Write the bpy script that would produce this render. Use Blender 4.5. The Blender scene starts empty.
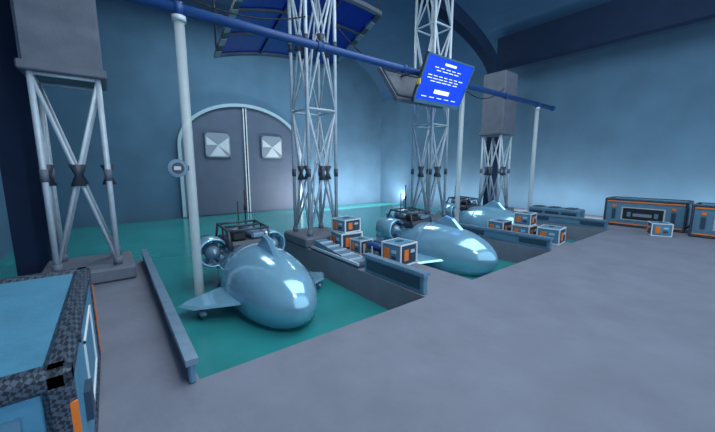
import bpy, bmesh, math, random
from mathutils import Vector, Matrix
S=3.0
random.seed(4)
sc=bpy.context.scene
try: sc.view_settings.view_transform='Standard'
except Exception: pass
def lin(c):
    o=[]
    for v in c:
        v/=255.0
        o.append(v/12.92 if v<=0.04045 else ((v+0.055)/1.055)**2.4)
    return (*o,1)
def mat(name,c,rough=.6,metal=0.0,var=.12,scale=2.0,bump=0.0,bscale=20,coat=0.0,emis=0.0,alpha=1.0,film=0.0,spec=.5):
    m=bpy.data.materials.new(name); m.use_nodes=True
    nt=m.node_tree; b=nt.nodes['Principled BSDF']
    L=lin(c)
    b.inputs['Roughness'].default_value=rough; b.inputs['Metallic'].default_value=metal
    b.inputs['Coat Weight'].default_value=coat; b.inputs['Coat Roughness'].default_value=.08
    b.inputs['Alpha'].default_value=alpha
    b.inputs['Specular IOR Level'].default_value=spec
    if film>0 and 'Thin Film Thickness' in b.inputs: b.inputs['Thin Film Thickness'].default_value=film
    tc=nt.nodes.new('ShaderNodeTexCoord')
    if var>0:
        n=nt.nodes.new('ShaderNodeTexNoise'); n.inputs['Scale'].default_value=scale; n.inputs['Detail'].default_value=6
        r=nt.nodes.new('ShaderNodeValToRGB'); 
        r.color_ramp.elements[0].position=.3; r.color_ramp.elements[1].position=.7
        r.color_ramp.elements[0].color=(*[v*(1-var) for v in L[:3]],1)
        r.color_ramp.elements[1].color=(*[min(1,v*(1+var)) for v in L[:3]],1)
        nt.links.new(tc.outputs['Object'],n.inputs['Vector']); nt.links.new(n.outputs['Fac'],r.inputs['Fac'])
        nt.links.new(r.outputs['Color'],b.inputs['Base Color'])
    else: b.inputs['Base Color'].default_value=L
    if bump>0:
        n2=nt.nodes.new('ShaderNodeTexNoise'); n2.inputs['Scale'].default_value=bscale; n2.inputs['Detail'].default_value=4
        bp=nt.nodes.new('ShaderNodeBump'); bp.inputs['Strength'].default_value=bump; bp.inputs['Distance'].default_value=.05
        nt.links.new(tc.outputs['Object'],n2.inputs['Vector']); nt.links.new(n2.outputs['Fac'],bp.inputs['Height'])
        nt.links.new(bp.outputs['Normal'],b.inputs['Normal'])
    if emis>0:
        b.inputs['Emission Color'].default_value=L; b.inputs['Emission Strength'].default_value=emis
    return m
def diamond(name):
    m=bpy.data.materials.new(name); m.use_nodes=True; nt=m.node_tree; b=nt.nodes['Principled BSDF']
    tc=nt.nodes.new('ShaderNodeTexCoord')
    mp=nt.nodes.new('ShaderNodeMapping'); mp.inputs['Rotation'].default_value=(.785,.785,.785); mp.inputs['Scale'].default_value=(26,9,26)
    ch=nt.nodes.new('ShaderNodeTexChecker'); ch.inputs['Scale'].default_value=1.3
    ch.inputs['Color1'].default_value=lin((74,90,108)); ch.inputs['Color2'].default_value=lin((34,44,58))
    nt.links.new(tc.outputs['Object'],mp.inputs[0]); nt.links.new(mp.outputs[0],ch.inputs[0])
    nt.links.new(ch.outputs['Color'],b.inputs['Base Color'])
    bp=nt.nodes.new('ShaderNodeBump'); bp.inputs['Strength'].default_value=.4; bp.inputs['Distance'].default_value=.01
    nt.links.new(ch.outputs['Fac'],bp.inputs['Height']); nt.links.new(bp.outputs['Normal'],b.inputs['Normal'])
    b.inputs['Roughness'].default_value=.45; b.inputs['Metallic'].default_value=.2
    return m
M=dict(
 floor=mat('floor_concrete',(112,120,137),.75,var=.10,scale=1.3,bump=.25,bscale=7),
 wall=mat('wall_paint',(68,106,134),.85,var=.12,scale=.5,bump=.1,bscale=5),
 ceil=mat('ceiling_paint',(54,94,130),.9,var=.08,scale=.5),
 dark=mat('rib_dark_steel',(24,44,72),.75,var=.12,scale=1.5,spec=.2),
 grey=mat('grey_steel_panel',(98,108,124),.65,var=.12,scale=2.5,bump=.15),
 door=mat('door_steel',(68,86,110),.7,var=.08,scale=1.2),
 doorframe=mat('door_frame',(140,174,190),.5,var=.06),
 lgrey=mat('tube_galvanised',(184,202,216),.4,.1,var=.08,scale=5),
 white=mat('white_enamel',(215,225,232),.4,var=.03),
 pil=mat('pillar_frosted',(214,230,236),.3,var=.04,alpha=.45),
 node=mat('clamp_dark',(62,72,86),.5,.2,var=.1),
 black=mat('black_rubber',(18,24,32),.6,var=.1),
 blue=mat('pipe_blue_paint',(30,74,136),.4,var=.08,scale=3),
 water=mat('water_teal',(48,146,150),.16,var=.16,scale=.5,bump=.2,bscale=1.4,alpha=.85,spec=.45),
 basin=mat('basin_paint',(84,176,184),.8,var=.1),
 rail=mat('rail_blue_steel',(88,130,156),.45,.1,var=.1,scale=4),
 rail2=mat('rail_dark_slot',(44,66,88),.5,var=.1),
 hull=mat('hull_pearl',(140,196,224),.16,.4,var=.04,scale=2,coat=1.0,film=420),
 hull2=mat('hull_steel_detail',(120,150,174),.35,.4,var=.12,scale=6),
 navy=mat('skylight_navy_glass',(6,6,116),.3,var=.05,emis=.25),
 orange=mat('orange_paint',(226,122,40),.5,var=.08),
 teal=mat('container_teal_paint',(76,138,170),.45,var=.1,scale=3,bump=.1),
 plate=diamond('diamond_plate'),
 screen=mat('screen_blue',(16,60,200),.3,var=0,emis=.9),
 scrw=mat('screen_white',(235,245,255),.3,var=0,emis=.8),
 yellow=mat('yellow_tag',(230,200,60),.5,var=.05),
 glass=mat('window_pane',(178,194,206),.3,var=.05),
 glass2=mat('window_pane_dark',(118,136,154),.3,var=.05),  # darker grey of the checkered pane pattern
)
class B:
    def __init__(s,name): s.name=name; s.bm=bmesh.new(); s.ms=[]; s.X=Matrix.Identity(4)
    def mi(s,k):
        if k not in s.ms: s.ms.append(k)
        return s.ms.index(k)
    def mesh(s,vs,fs,k,smooth=False):
        vv=[s.bm.verts.new(s.X@Vector(v)) for v in vs]; i=s.mi(k)
        for f in fs:
            try:
                F=s.bm.faces.new([vv[j] for j in f]); F.material_index=i; F.smooth=smooth
            except ValueError: pass
    def box(s,a,b,k,R=None):
        x0,y0,z0=a; x1,y1,z1=b
        vs=[(x0,y0,z0),(x1,y0,z0),(x1,y1,z0),(x0,y1,z0),(x0,y0,z1),(x1,y0,z1),(x1,y1,z1),(x0,y1,z1)]
        if R is not None: vs=[R@Vector(v) for v in vs]
        s.mesh(vs,[(0,3,2,1),(4,5,6,7),(0,1,5,4),(1,2,6,5),(2,3,7,6),(3,0,4,7)],k)
    def cbox(s,c,d,k,R=None):
        s.box([c[i]-d[i]/2 for i in range(3)],[c[i]+d[i]/2 for i in range(3)],k,R)
    def bbox(s,a,b,ch,k):
        t=bmesh.new(); bmesh.ops.create_cube(t,size=1)
        c=[(a[i]+b[i])/2 for i in range(3)]; d=[b[i]-a[i] for i in range(3)]
        for v in t.verts: v.co=Vector([v.co[i]*d[i]+c[i] for i in range(3)])
        bmesh.ops.bevel(t,geom=list(t.edges),offset=ch,segments=1,affect='EDGES')
        t.verts.index_update()
        s.mesh([v.co.copy() for v in t.verts],[[v.index for v in f.verts] for f in t.faces],k); t.free()
    def cyl(s,p0,p1,r,k,n=12,r1=None):
        p0=Vector(p0);p1=Vector(p1); r1=r if r1 is None else r1
        d=(p1-p0).normalized(); q=d.to_track_quat('Z','Y').to_matrix()
        vs=[]
        for p,rr in((p0,r),(p1,r1)):
            for i in range(n):
                a=2*math.pi*i/n; vs.append(p+q@Vector((rr*math.cos(a),rr*math.sin(a),0)))
        s.mesh(vs,[(i,(i+1)%n,n+(i+1)%n,n+i) for i in range(n)],k,True)
        s.mesh(vs[:n],[tuple(range(n))[::-1]],k); s.mesh(vs[n:],[tuple(range(n))],k)
    def tube(s,pts,r,k,n=8):
        for a,b in zip(pts,pts[1:]): s.cyl(a,b,r,k,n)
    def lathe(s,o,axis,prof,k,n=32,sx=1,sz=1,closed=False):
        q=Vector(axis).normalized().to_track_quat('Z','Y').to_matrix(); o=Vector(o); vs=[]
        for t,r in prof:
            for i in range(n):
                a=2*math.pi*i/n; vs.append(o+q@Vector((r*math.cos(a)*sx,r*math.sin(a)*sz,t)))
        m=len(prof); fs=[]
        for j in range(m if closed else m-1):
            for i in range(n):
                jj=(j+1)%m
                fs.append((j*n+i,j*n+(i+1)%n,jj*n+(i+1)%n,jj*n+i))
        s.mesh(vs,fs,k,True)
    def prism(s,poly,off,k):
        n=len(poly); o=Vector(off)
        vs=[Vector(p) for p in poly]+[Vector(p)+o for p in poly]
        s.mesh(vs,[tuple(range(n))[::-1],tuple(range(n,2*n))]+[(i,(i+1)%n,n+(i+1)%n,n+i) for i in range(n)],k)
    def done(s,parent=None):
        bmesh.ops.remove_doubles(s.bm,verts=s.bm.verts,dist=1e-5)
        bmesh.ops.recalc_face_normals(s.bm,faces=s.bm.faces)
        bmesh.ops.scale(s.bm,vec=(S,S,S),verts=s.bm.verts)
        co=[v.co for v in s.bm.verts]
        c=Vector(((min(v.x for v in co)+max(v.x for v in co))/2,(min(v.y for v in co)+max(v.y for v in co))/2,min(v.z for v in co)))
        bmesh.ops.translate(s.bm,vec=-c,verts=s.bm.verts)
        me=bpy.data.meshes.new(s.name); s.bm.to_mesh(me); s.bm.free()
        for k in s.ms: me.materials.append(M[k])
        o=bpy.data.objects.new(s.name,me); o.location=c; sc.collection.objects.link(o)
        return o
WZ=-.26; Y0=1.57; YP=4.15; YB=9.2; XL=-1.3; XR=8.2; YN=-2.0
docks=[(.255,1.88),(2.52,4.22),(4.86,6.4)]
b=B('floor')
b.box((XL,YN,-.8),(XR,Y0,0),'floor')
xs=[XL]+[v for d in docks for v in d]+[XR]
for i in range(0,len(xs),2): b.box((xs[i],Y0,-.8),(xs[i+1],YP,0),'floor')
b.box((XL,Y0,-.9),(XR,YB,-.8),'basin')
b.done()
b=B('water'); b.box((XL,Y0,WZ-.02),(XR-.005,YB-.12,WZ),'water'); b.done()
CX=(XL+XR)/2; HW=(XR-XL)/2; ZS=3.4; RISE=1.8
def arc(hw,zs,rise,n=36,cx=CX): return [(cx-hw*math.cos(math.pi*i/n),zs+rise*math.sin(math.pi*i/n)) for i in range(n+1)]
b=B('wall_back'); pr=[(XL,-.9),]+arc(HW,ZS,RISE)+[(XR,-.9)]
b.prism([(x,YB,z) for x,z in pr],(0,.15,0),'wall'); b.done()
b=B('wall_left'); b.box((XL-.15,YN,-.9),(XL,YB,ZS),'wall'); b.done()
b=B('wall_right'); b.box((XR,YN,-.9),(XR+.15,YB,ZS),'wall'); b.done()
b=B('ceiling'); a0=arc(HW,ZS,RISE); a1=arc(HW+.15,ZS,RISE+.15)
for i in range(len(a0)-1):
    b.prism([(a0[i][0],YN,a0[i][1]),(a0[i+1][0],YN,a0[i+1][1]),(a1[i+1][0],YN,a1[i+1][1]),(a1[i][0],YN,a1[i][1])],(0,YB-YN,0),'ceil')
b.done()
b=B('trim_arch_rib')
RH=4.15
ro=[(CX-RH-.06,-.8)]+arc(RH+.06,2.9,1.52)+[(CX+RH+.06,-.8)]
ri=[(CX-RH+.22,-.8)]+arc(RH-.22,2.9,1.2)+[(CX+RH-.22,-.8)]
for i in range(len(ro)-1):
    b.prism([(ro[i][0],4.2,ro[i][1]),(ro[i+1][0],4.2,ro[i+1][1]),(ri[i+1][0],4.2,ri[i+1][1]),(ri[i][0],4.2,ri[i][1])],(0,.22,0),'dark')
b.done()
for x in (7.62,-.72-.2):
    b=B('trim_roof_beam'); b.box((x,YN,3.35),(x+.2,4.42,4.05),'dark'); b.done()
b=B('door_1'); DX=3.1; DW=1.62
def dprof(w,zs,r,n=28): return [(DX-w,-.24)]+arc(w,zs,r,n,DX)+[(DX+w,-.24)]
do=dprof(DW+.08,1.55,1.18); di=dprof(DW,1.55,1.1)
for i in range(len(do)-1):
    b.prism([(do[i][0],YB-.12,do[i][1]),(do[i+1][0],YB-.12,do[i+1][1]),(di[i+1][0],YB-.12,di[i+1][1]),(di[i][0],YB-.12,di[i][1])],(0,.118,0),'doorframe')
b.prism([(x,YB-.05,z) for x,z in di],(0,.048,0),'door')
for xo in(-.035,.035): b.box((DX+xo-.015,YB-.09,-.24),(DX+xo+.015,YB-.05,2.63),'lgrey')
b.box((DX-.02,YB-.07,-.24),(DX+.02,YB-.05,2.63),'black')
for cx in(DX-.75,DX+.75):
    w=.31; cz=1.6; y=YB-.07
    k=.07; y1=y-.034
    b.bbox((cx-w-.02,y-.03,cz-w-.02),(cx+w+.02,y+.02,cz+w+.02),.02,'door')
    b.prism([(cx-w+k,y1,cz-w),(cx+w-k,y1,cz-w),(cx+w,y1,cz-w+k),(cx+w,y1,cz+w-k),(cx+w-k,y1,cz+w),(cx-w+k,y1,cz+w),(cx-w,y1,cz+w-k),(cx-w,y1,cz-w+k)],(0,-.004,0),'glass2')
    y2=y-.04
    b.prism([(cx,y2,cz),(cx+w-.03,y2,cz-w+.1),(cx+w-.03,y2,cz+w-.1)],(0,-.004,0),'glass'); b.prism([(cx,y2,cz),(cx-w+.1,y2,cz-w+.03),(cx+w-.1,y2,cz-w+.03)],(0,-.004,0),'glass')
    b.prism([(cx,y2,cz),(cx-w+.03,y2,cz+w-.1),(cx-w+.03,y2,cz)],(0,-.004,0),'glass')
b.done()
def tower(x,y,box,top):
    b=B('lattice_tower'); s=.205
    b.bbox((x-.33,y-.33,.001),(x+.33,y+.33,.13),.02,'grey')
    L=[(x-s,y-s),(x+s,y-s),(x+s,y+s),(x-s,y+s)]
    for px,py in L:
        b.cyl((px,py,.1),(px,py,top),.022,'lgrey'); b.cyl((px,py,.13),(px,py,.2),.035,'grey')
    z=.15; cell=1.58
    while z<top-.2:
        z1=min(z+cell,top)
        for j in range(4):
            p,q=L[j],L[(j+1)%4]
            b.cyl((*p,z),(*q,z1),.015,'lgrey',8); b.cyl((*q,z),(*p,z1),.015,'lgrey',8)
            m=Vector(((p[0]+q[0])/2,(p[1]+q[1])/2,(z+z1)/2))
            b.cyl(m,m+Vector((0,0,.09)),.02,'node',8,.055); b.cyl(m,m-Vector((0,0,.09)),.02,'node',8,.055)
            b.cyl((*p,z1),(*q,z1),.015,'lgrey',8)
            zz=z+(z1-z)*.5
            b.cyl((*p,zz-.05),(*p,zz+.05),.028,'node' if not box else 'grey',8)
        if not box:
            b.cyl((*L[0],z),(*L[2],z1),.013,'lgrey',8); b.cyl((*L[1],z1),(*L[3],z),.013,'lgrey',8)
        z=z1
    if box:
        b.bbox((x-.25,y-.25,top),(x+.25,y+.25,top+1.22),.02,'grey')
        b.bbox((x-.27,y-.27,top-.04),(x+.27,y+.27,top+.03),.01,'grey')
    else:
        b.bbox((x-.28,y-.28,top-.03),(x+.28,y+.28,top+.05),.01,'node')
    b.done()
tower(-.21,3.80,True,1.78); tower(2.2,3.80,False,4.62); tower(4.54,3.80,False,4.72); tower(6.75,3.80,True,1.74)
PY=3.15; PZ=2.29
b=B('overhead_pipe'); b.cyl((-1.29,PY,PZ),(7.8,PY,PZ),.042,'blue',16)
for x in(-.6,.57,1.9,3.2,4.5,5.8,7.08,7.78): b.cyl((x-.03,PY,PZ),(x+.03,PY,PZ),.055,'blue',16)
b.done()
for x,zb in((.57,-.8),(4.5,0),(7.08,0)):
    b=B('mast_column'); 
    b.cyl((x,PY,zb),(x,PY,PZ-.06),.04,'pil',20)
    b.cyl((x,PY,PZ-.1),(x,PY,PZ-.057),.055,'lgrey',16)
    b.cyl((x,PY,zb),(x,PY,zb+.05),.1,'lgrey',16)
    b.done()
b=B('round_gauge'); c=Vector((.46,PY-.07,1.0))
b.cyl(c,c+Vector((0,-.03,0)),.075,'rail',28); b.cyl(c+Vector((0,-.03,0)),c+Vector((0,-.036,0)),.06,'glass2',28); b.cyl(c+Vector((0,-.036,0)),c+Vector((0,-.04,0)),.048,'rail2',24)
b.box((c.x-.03,c.y-.045,c.z-.015),(c.x+.02,c.y-.04,c.z+.015),'glass'); b.box((c.x-.03,c.y,c.z-.02),(c.x+.09,c.y+.03,c.z+.02),'node'); b.done()
b=B('hanging_monitor')
def panel(top,bot,x0,x1,th,content,sgn,bk='node'):
    top=Vector(top);bot=Vector(bot); dn=(bot-top); h=dn.length; dn.normalize(); ex=Vector((1,0,0)); n=ex.cross(dn)*sgn
    def P(u,v,w): return ex*u+top+dn*v+n*w-ex*top.x
    def q(u0,v0,u1,v1,w0,w1,k):
        vs=[P(u,v,w) for w in(w0,w1) for u,v in((u0,v0),(u1,v0),(u1,v1),(u0,v1))]
        b.mesh(vs,[(0,3,2,1),(4,5,6,7),(0,1,5,4),(1,2,6,5),(2,3,7,6),(3,0,4,7)],k)
    q(x0,0,x1,h,-th,0,bk); q(x0,0,x1,.02,0,.015,'rail');q(x0,h-.05,x1,h,0,.015,'rail');q(x0,0,x0+.02,h,0,.015,'rail');q(x1-.02,0,x1,h,0,.015,'rail')
    q(x0+.02,.02,x1-.02,h-.05,0,.006,'screen')
    W=x1-x0
    if content:
        q(x0+W*.38,.07,x0+W*.62,.10,.006,.009,'scrw')
        for r,(a,c,wds) in enumerate([(.2,.8,5),(.25,.75,4),(.0,.0,0),(.12,.88,7),(.12,.8,6),(.2,.8,5)]):
            if wds==0: continue
            xx=a; 
            for k in range(wds):
                wl=(c-a)/wds; q(x0+W*xx,.14+r*.035,x0+W*(xx+wl*random.uniform(.6,.85)),.150+r*.035,.006,.009,'scrw'); xx+=wl
        q(x0+W*.34,h-.21,x0+W*.66,h-.155,.006,.01,'scrw')
        for k in range(5): q(x0+W*(.12+.16*k),h-.105,x0+W*(.22+.16*k),h-.095,.006,.009,'scrw')
    else:
        for (a,c,d,e) in ((.03,.03,W-.03,.06),(.03,h-.08,W-.03,h-.05),(.03,.03,.06,h-.05)): q(x0+a,c,x0+d,e,-th-.012,-th,'rail2')
panel((0,2.88,2.47),(0,3.14,1.9),3.36,4.38,.04,True,-1)
panel((0,3.72,2.43),(0,3.34,1.93),3.24,4.24,.04,False,1,'grey')
for x in(3.6,4.15): 
    b.cyl((x,2.95,2.36),(x,3.6,2.36),.015,'node',8)
    b.cyl((x,3.13,2.0),(x,3.4,2.0),.015,'node',8)
b.box((3.34,3.0,2.1),(3.36,3.05,2.17),'yellow')
b.done()
b=B('window_skylight')
def sz(x,y): return 3.14-.1*(x-3.2)**2+.33*(6-y)
x0,x1,y0,y1=1.62,3.89,4.45,6.0
def patch(xa,xb,ya,yb,lo,hi,k,n=6):
    for i in range(n):
        u0=xa+(xb-xa)*i/n; u1=xa+(xb-xa)*(i+1)/n
        vs=[(u,y,sz(u,y)+w) for w in(lo,hi) for u,y in((u0,ya),(u1,ya),(u1,yb),(u0,yb))]
        b.mesh(vs,[(0,3,2,1),(4,5,6,7),(0,1,5,4),(1,2,6,5),(2,3,7,6),(3,0,4,7)],k)
patch(x0,x1,y0,y1,0,.02,'navy',14)
for i in range(4):
    y=y0+(y1-y0)*i/3; h=.03 if i in(0,3) else .014; patch(x0-.04,x1+.04,y-h,y+h,-.03,.03,'grey' if i in(0,3) else 'node',14)
for i in range(4):
    x=x0+(x1-x0)*i/3; 
    for j in range(10):
        ya=y0+(y1-y0)*j/10; 
        if i in(0,3): patch(x-.045,x+.045,ya,ya+(y1-y0)/10,-.05 if (j%2) else -.035,.03,'glass2' if j%2 else 'node',1)
        else: patch(x-.012,x+.012,ya,ya+(y1-y0)/10,-.03,.03,'node',1)
for x in(x0,x1):
    for y in(y0,y1):
        z=ZS+RISE*math.sqrt(1-((x-CX)/HW)**2); b.cyl((x,y,sz(x,y)),(x,y,z+.02),.015,'node',6)
b.done()
def railing(x,ya,yb,t=.05,h=.14):
    b=B('dock_railing'); b.bbox((x-t/2,ya,0.001),(x+t/2,yb,h),.008,'rail')
    b.box((x-t/2-.012,ya-.01,h-.02),(x+t/2+.012,yb+.01,h+.01),'hull2')
    n=max(1,int((yb-ya)/.42))
    for i in range(n):
        a=ya+(yb-ya)*i/n+.04; c=ya+(yb-ya)*(i+1)/n-.04
        b.box((x-t/2-.005,a,.035),(x+t/2+.005,c,h-.04),'rail2' if i%2==0 else 'rail')
    b.done()
railing(.225,1.55,4.1,t=.03,h=.12)
railing(1.92,1.6,2.35,h=.17)
railing(4.26,1.6,3.3); railing(6.44,1.6,3.3)
def gangway(x,ya=2.45,yb=3.4):
    b=B('boarding_gangway'); L=yb-ya
    b.box((x-.11,ya,0.001),(x+.11,yb,.03),'rail2')
    for xx in(x-.1,x+.1):
        b.box((xx-.01,ya,.03),(xx+.01,yb,.055),'lgrey')
    b.prism([(x-.08,ya+.1,.03),(x-.08,yb-.05,.03),(x-.08,yb-.05,.13)],(.16,0,0),'rail')
    for i in range(5):
        y=ya+.18+i*L/6.5; b.cbox((x,y,.035+.1*(y-ya-.1)/(L-.15)),(.17,.03,.015),'lgrey')
    b.done()
gangway(2.0)
def sub(cx,y0,zc):
    b=B('mini_submarine'); b.X=Matrix.Translation((cx,y0,zc))
    prof=[(0,.001),(.008,.04),(.03,.085),(.08,.145),(.16,.205),(.28,.262),(.45,.31),(.65,.338),(.85,.345),(1.05,.33),(1.25,.295),(1.45,.245),(1.65,.19),(1.8,.14),(1.85,.08),(1.86,.001)]
    P=[]
    for i in range(len(prof)-1):
        p0=prof[max(i-1,0)];p1=prof[i];p2=prof[i+1];p3=prof[min(i+2,len(prof)-1)]
        for k in range(3):
            t=k/3; f=lambda a,b_,c,d:.5*((2*b_)+(-a+c)*t+(2*a-5*b_+4*c-d)*t*t+(-a+3*b_-3*c+d)*t**3)
            P.append((f(p0[0],p1[0],p2[0],p3[0]),max(.001,f(p0[1],p1[1],p2[1],p3[1]))))
    P.append(prof[-1])
    b.lathe((0,0,0),(0,1,0),P,'hull',56)
    for t,r in((.95,.34),(1.35,.272)): b.lathe((0,0,0),(0,1,0),[(t-.008,r),(t-.008,r+.006),(t+.008,r+.004),(t+.008,r-.004)],'hull2',48)
    def fin(poly,th,k='hull'):
        n=len(poly); c=sum((Vector(p) for p in poly),Vector())/n
        nn=(Vector(poly[1])-Vector(poly[0])).cross(Vector(poly[2])-Vector(poly[0])).normalized()
        A=[Vector(p) for p in poly]; I=[c+(a-c)*.8+nn*th for a in A]; J=[c+(a-c)*.8-nn*th for a in A]
        b.mesh(A+I+J,[tuple(range(n,2*n)),tuple(range(2*n,3*n))[::-1]]+[(i,(i+1)%n,n+(i+1)%n,n+i) for i in range(n)]+[(i,2*n+i,2*n+(i+1)%n,(i+1)%n) for i in range(n)],k)
    fin([(0,.42,.28),(0,.60,.44),(0,.72,.47),(0,.78,.43),(0,.98,.30)],.025)
    for s in(-1,1):
        fin([(s*.27,.46,-.03),(s*.62,.74,-.09),(s*.72,.90,-.09),(s*.64,.98,-.09),(s*.27,1.0,-.02)],.02)
        px=.55
        b.lathe((s*px,.70,-.14),(0,1,0),[(0,.001),(.02,.025),(.07,.035),(.2,.035),(.28,.02),(.29,.001)],'hull2',16)
        b.cyl((s*px,.8,-.12),(s*px,.8,-.07),.015,'hull2',8)
        for k in range(3):
            a=k*2.094+.5; b.cyl((s*px,.985,-.14),(s*px+.055*math.cos(a),.985,-.14+.055*math.sin(a)),.01,'hull2',6)
        c=(s*.31,1.32,.22)
        b.lathe(c,(0,1,0),[(-.01,.125),(-.03,.135),(-.01,.15),(.1,.158),(.28,.14),(.28,.125),(.1,.135)],'hull',32,closed=True)
        b.lathe(c,(0,1,0),[(-.07,.001),(-.05,.04),(0,.07),(.08,.08),(.26,.06),(.32,.001)],'hull2',20)
        for k in range(6):
            a=k*math.pi/3; d=Vector((math.cos(a),0,math.sin(a))); e=Vector((-math.sin(a),0,math.cos(a)))
            c0=Vector(c)+Vector((0,.08,0))
            b.mesh([c0+d*.06-e*.02,c0+d*.06+e*.02+Vector((0,.03,0)),c0+d*.135+e*.04+Vector((0,.04,0)),c0+d*.135-e*.03],[(0,1,2,3)],'hull2')
        b.cyl((s*.18,1.38,.12),(s*.26,1.38,.17),.04,'hull2',10)
        fin([(s*.1,1.5,0),(s*.42,1.75,0),(s*.42,1.9,0),(s*.1,1.85,0)],.015)
    b.bbox((-.2,1.12,.24),(.2,1.66,.34),.03,'node')
    b.bbox((-.17,1.16,.34),(-.02,1.3,.43),.02,'black'); b.bbox((.03,1.16,.34),(.18,1.34,.41),.02,'hull2')
    for s in(-1,1):
        b.tube([(s*.2,1.12,.28),(s*.2,1.16,.45),(s*.2,1.55,.47),(s*.2,1.66,.28)],.013,'node')
        b.cyl((s*.2,1.36,.3),(s*.2,1.36,.46),.011,'node',8)
    for y,z in((1.16,.45),(1.36,.46),(1.55,.47)): b.cyl((-.2,y,z),(.2,y,z),.012,'node',8)
    b.lathe((-.08,1.35,.39),(0,1,0),[(0,.001),(.01,.055),(.2,.055),(.22,.001)],'hull2',14)
    b.lathe((.08,1.35,.39),(0,1,0),[(0,.001),(.01,.055),(.2,.055),(.22,.001)],'rail',14)
    b.cyl((.1,1.55,.38),(.1,1.55,.82),.007,'black',6); b.cyl((.03,1.58,.38),(.03,1.58,.7),.006,'black',6); b.cyl((.1,1.55,.6),(.1,1.55,.66),.014,'black',6)
    b.lathe((0,1.76,0),(0,1,0),[(0,.19),(.0,.2),(.14,.18),(.14,.17)],'hull2',28,closed=True)
    fin([(0,1.45,.2),(0,1.75,.38),(0,1.88,.38),(0,1.85,.1)],.015)
    b.done()
sub(1.07,2.03,-.06); sub(3.42,1.83,-.07); sub(5.63,2.45,-.06)
def container(x0,y0,L,W,Ht,slot=True):
    b=B('storage_container'); x1=x0+W;y1=y0+L
    b.bbox((x0+.015,y0+.015,.03),(x1-.015,y1-.015,Ht-.012),.05,'teal')
    t=.06 if not slot else .035
    def bar(a,c): b.bbox(a,c,.015,'plate')
    for y in(y0,y1-t):
        bar((x0,y,Ht-t),(x1,y+t,Ht)); bar((x0,y,0.001),(x1,y+t,t))
        for x in(x0,x1-t): bar((x,y,0.001),(x+t,y+t,Ht))
    for x in(x0,x1-t):
        bar((x,y0,Ht-t),(x+t,y1,Ht)); bar((x,y0,0.001),(x+t,y1,t))
    for s in(-1,1):
        fx=x1 if s>0 else x0
        def fb(ya,yb,za,zb,d0,d1,k):
            a=sorted((fx+s*d0,fx+s*d1)); b.box((a[0],ya,za),(a[1],yb,zb),k)
        m=(y0+y1)/2
        if slot:
            fb(y0+t,y1-t,t,Ht-t,-.016,-.008,'rail')
            fb(y0+t,y1-t,Ht-t-.026,Ht-t-.006,-.02,.003,'orange'); fb(y0+t,y1-t,t+.006,t+.022,-.02,.003,'orange')
            fb(y0+.06,y1-.06,.09,Ht-.09,-.016,-.004,'rail')
            fb(m-.28,m+.28,.12,Ht-.14,-.01,.004,'glass'); fb(m-.26,m+.26,.135,Ht-.155,-.01,.007,'black'); fb(m-.12,m+.12,.19,.24,-.01,.015,'glass2')
            fb(m-.2,m-.15,.18,.26,0,.012,'rail'); fb(m+.15,m+.2,.18,.26,0,.012,'rail')
            for y in(m-.40,m+.36): fb(y,y+.05,.13,Ht-.18,-.01,.006,'rail2'); fb(y,y+.05,Ht-.15,Ht-.11,-.01,.006,'orange')
        else:
            fb(y1-.014,y1-.004,.05,Ht-.1,-.02,.004,'orange'); fb(y0+.004,y0+.014,.05,Ht-.1,-.02,.004,'orange')
            za,zb,ya,yb=.12,Ht-.12,m-.12,m+.28
            fb(y0+t,y1-t,t,Ht-t,-.014,-.006,'teal')
            for q in((ya,yb,za,za+.008),(ya,yb,zb-.008,zb),(ya,ya+.008,za,zb),(yb-.008,yb,za,zb)): fb(*q,-.014,.0,'white')
            fb(m-.3,m-.22,.2,.3,-.01,.012,'rail2')
        for y in(y0+.2,y1-.24): fb(y,y+.04,Ht-.03,Ht-.01,-.01,.008,'plate')
    for yy,s in((y0,-1),(y1,1)):
        a=sorted((yy+s*-.016,yy+s*.0)); b.box((x0+.1,a[0],.1),(x1-.1,a[1],Ht-.1),'rail'); 
    b.done()
container(-.65,1.02,1.06,.53,.51,False)
container(7.0,.76,1.06,.5,.48); container(6.72,-.34,1.04,.5,.48)
def crate(x,y,s,z=0,rot=0.0,h=None):
    b=B('equipment_crate'); h=h or s; b.X=Matrix.Translation((x,y,z+.001))@Matrix.Rotation(rot,4,'Z'); a=s/2
    b.box((-a+.01,-a+.01,.01),(a-.01,a-.01,h-.01),'rail')
    e=s*.026
    for sx in(-1,1):
        for sy in(-1,1):
            b.cbox((sx*(a-e),sy*(a-e),h/2),(2*e,2*e,h),'white')
        for zz in(e,h-e):
            b.cbox((sx*(a-e),0,zz),(2*e,s-4*e,2*e),'white'); b.cbox((0,sx*(a-e),zz),(s-4*e,2*e,2*e),'white')
    for R in range(4):
        Q=Matrix.Rotation(R*math.pi/2,4,'Z')
        b.cbox((0,-a+.004,h*.5),(s*.78,.012,h*.76),'teal' if R%2 else 'rail2',Q)
        b.cbox((-s*.2,-a-.004,h*.5),(s*.24,.012,h*.5),'orange',Q)
        b.cbox((s*.17,-a-.004,h*.64),(s*.22,.012,h*.14),'glass',Q)
        b.cbox((s*.17,-a-.004,h*.36),(s*.22,.012,h*.16),'node',Q)
    b.cbox((0,0,h-.004),(s*.8,s*.8,.01),'teal'); b.cbox((0,0,h+.002),(s*.3,s*.2,.01),'rail2')
    b.done()
crate(2.38,2.36,.27,rot=.08,h=.23); crate(2.30,3.22,.3,h=.22,rot=-.1); crate(2.30,3.22,.26,z=.223,h=.16,rot=.1); crate(2.34,2.96,.2,h=.16,rot=.05)
b=B('gas_bottle_pack'); x,y=2.34,2.68
b.box((x-.13,y-.12,.001),(x+.13,y+.12,.02),'node')
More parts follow.
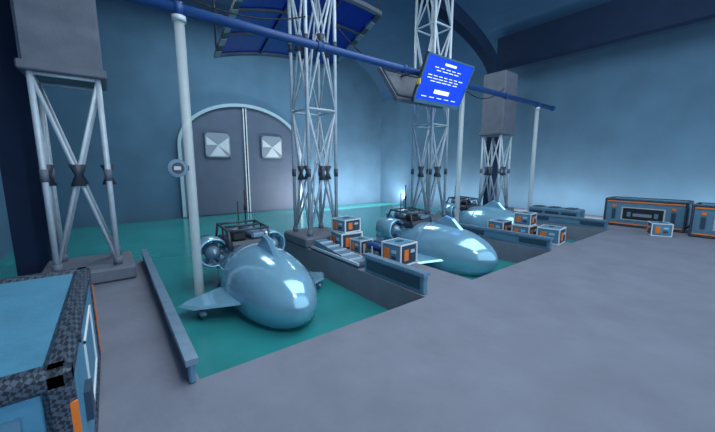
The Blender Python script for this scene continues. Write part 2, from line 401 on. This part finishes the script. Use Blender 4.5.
for i,(dx,dz) in enumerate(((-.085,.06),(0,.06),(.085,.06),(-.043,.135),(.043,.135))):
    b.lathe((x+dx,y-.13,dz),(0,1,0),[(0,.001),(.01,.03),(.03,.04),(.2,.04),(.24,.025),(.26,.001)],('rail2','blue','hull2','blue','rail2')[i],14)
for yy in(y-.07,y+.07): b.box((x-.135,yy-.008,.002),(x-.125,yy+.008,.15),'lgrey'); b.box((x+.125,yy-.008,.002),(x+.135,yy+.008,.15),'lgrey')
b.done()
crate(4.70,1.78,.28,rot=.1,h=.21); crate(4.66,2.12,.25,h=.2); crate(4.62,2.47,.25,h=.22); crate(4.66,2.12,.23,z=.203,h=.17,rot=.1)
crate(6.5,.98,.24,rot=.4,h=.19)
b=B('equipment_bench'); b.bbox((6.7,2.1,.001),(7.0,3.0,.24),.02,'rail'); 
for y in(2.15,2.44,2.73): b.box((6.69,y,.04),(6.70,y+.24,.18),'rail2'); b.box((6.72,y+.05,.24),(6.95,y+.2,.255),'node')
b.done()
b=B('service_pipe_rail'); 
for z in(.06,.14): b.cyl((-1.1,3.3,z),(-.59,3.3,z),.018,'rail',10)
for x in(-1.1,-.83,-.59): b.cyl((x,3.3,0.001),(x,3.3,.16),.02,'rail',10)
b.done()
def cable(p,q,sag):
    b=B('hanging_cable'); p=Vector(p);q=Vector(q); pts=[]
    for i in range(25):
        t=i/24; v=p.lerp(q,t); v.z-=sag*4*t*(1-t); pts.append(v)
    b.tube(pts,.008,'black',6); b.done()
cable((.05,3.56,2.8),(1.98,3.57,2.75),.22); cable((2.42,3.57,2.75),(4.32,3.57,2.75),.35); cable((4.76,3.57,2.6),(6.49,3.56,2.6),.3)
def area(n,loc,dr,sx,sy,e,col):
    l=bpy.data.lights.new(n,'AREA'); l.shape='RECTANGLE'; l.size=sx*S; l.size_y=sy*S; l.energy=e; l.color=col
    o=bpy.data.objects.new(n,l); o.location=[v*S for v in loc]; o.rotation_euler=Vector(dr).to_track_quat('-Z','Y').to_euler(); sc.collection.objects.link(o); return o
def spot(n,loc,tgt,e,col,ang=100,r=.3):
    l=bpy.data.lights.new(n,'SPOT'); l.energy=e; l.color=col; l.spot_size=math.radians(ang); l.spot_blend=1; l.shadow_soft_size=r
    o=bpy.data.objects.new(n,l); o.location=[v*S for v in loc]; d=Vector(tgt)-Vector(loc); o.rotation_euler=d.to_track_quat('-Z','Y').to_euler(); sc.collection.objects.link(o)
C=(.9,.97,1)
area('hall_fill',(3,1.0,4.7),(0,0,-1),6,3,1900,C)  # added soft fill under the closed ceiling, no lamp modelled
area('hall_fill',(3.4,6.8,4.6),(0,0,-1),5,2,1900,(.85,.96,1))  # second added fill, lifts the rear of the hall
area('wall_band_fill',(6.2,7.9,.0),(0,1,.5),4.0,.1,1300,(1,.9,.84))  # added strip without fixture, gives the back wall its pale low band
area('wall_band_fill',(7.5,3.2,.12),(1,0,.65),9,.1,1000,(1,.9,.84))  # same added strip for the right wall, in place of haze
spot('dock_floodlight',(.6,-.2,3.2),(1.3,2.8,0),1100,(1,.98,1),90,.25)
w=bpy.data.worlds.new('world'); sc.world=w; w.use_nodes=True
w.node_tree.nodes['Background'].inputs[0].default_value=(.50,.63,.76,1); w.node_tree.nodes['Background'].inputs[1].default_value=2.0
cam=bpy.data.cameras.new('camera'); cam.sensor_width=36; cam.lens=36*320/715; cam.clip_end=500
co=bpy.data.objects.new('camera',cam); sc.collection.objects.link(co)
yaw=math.radians(37.6); th=math.radians(8.5)
F=Vector((math.sin(yaw)*math.cos(th),math.cos(yaw)*math.cos(th),-math.sin(th)))
co.location=(0,0,S); co.rotation_euler=F.to_track_quat('-Z','Y').to_euler()
sc.camera=co
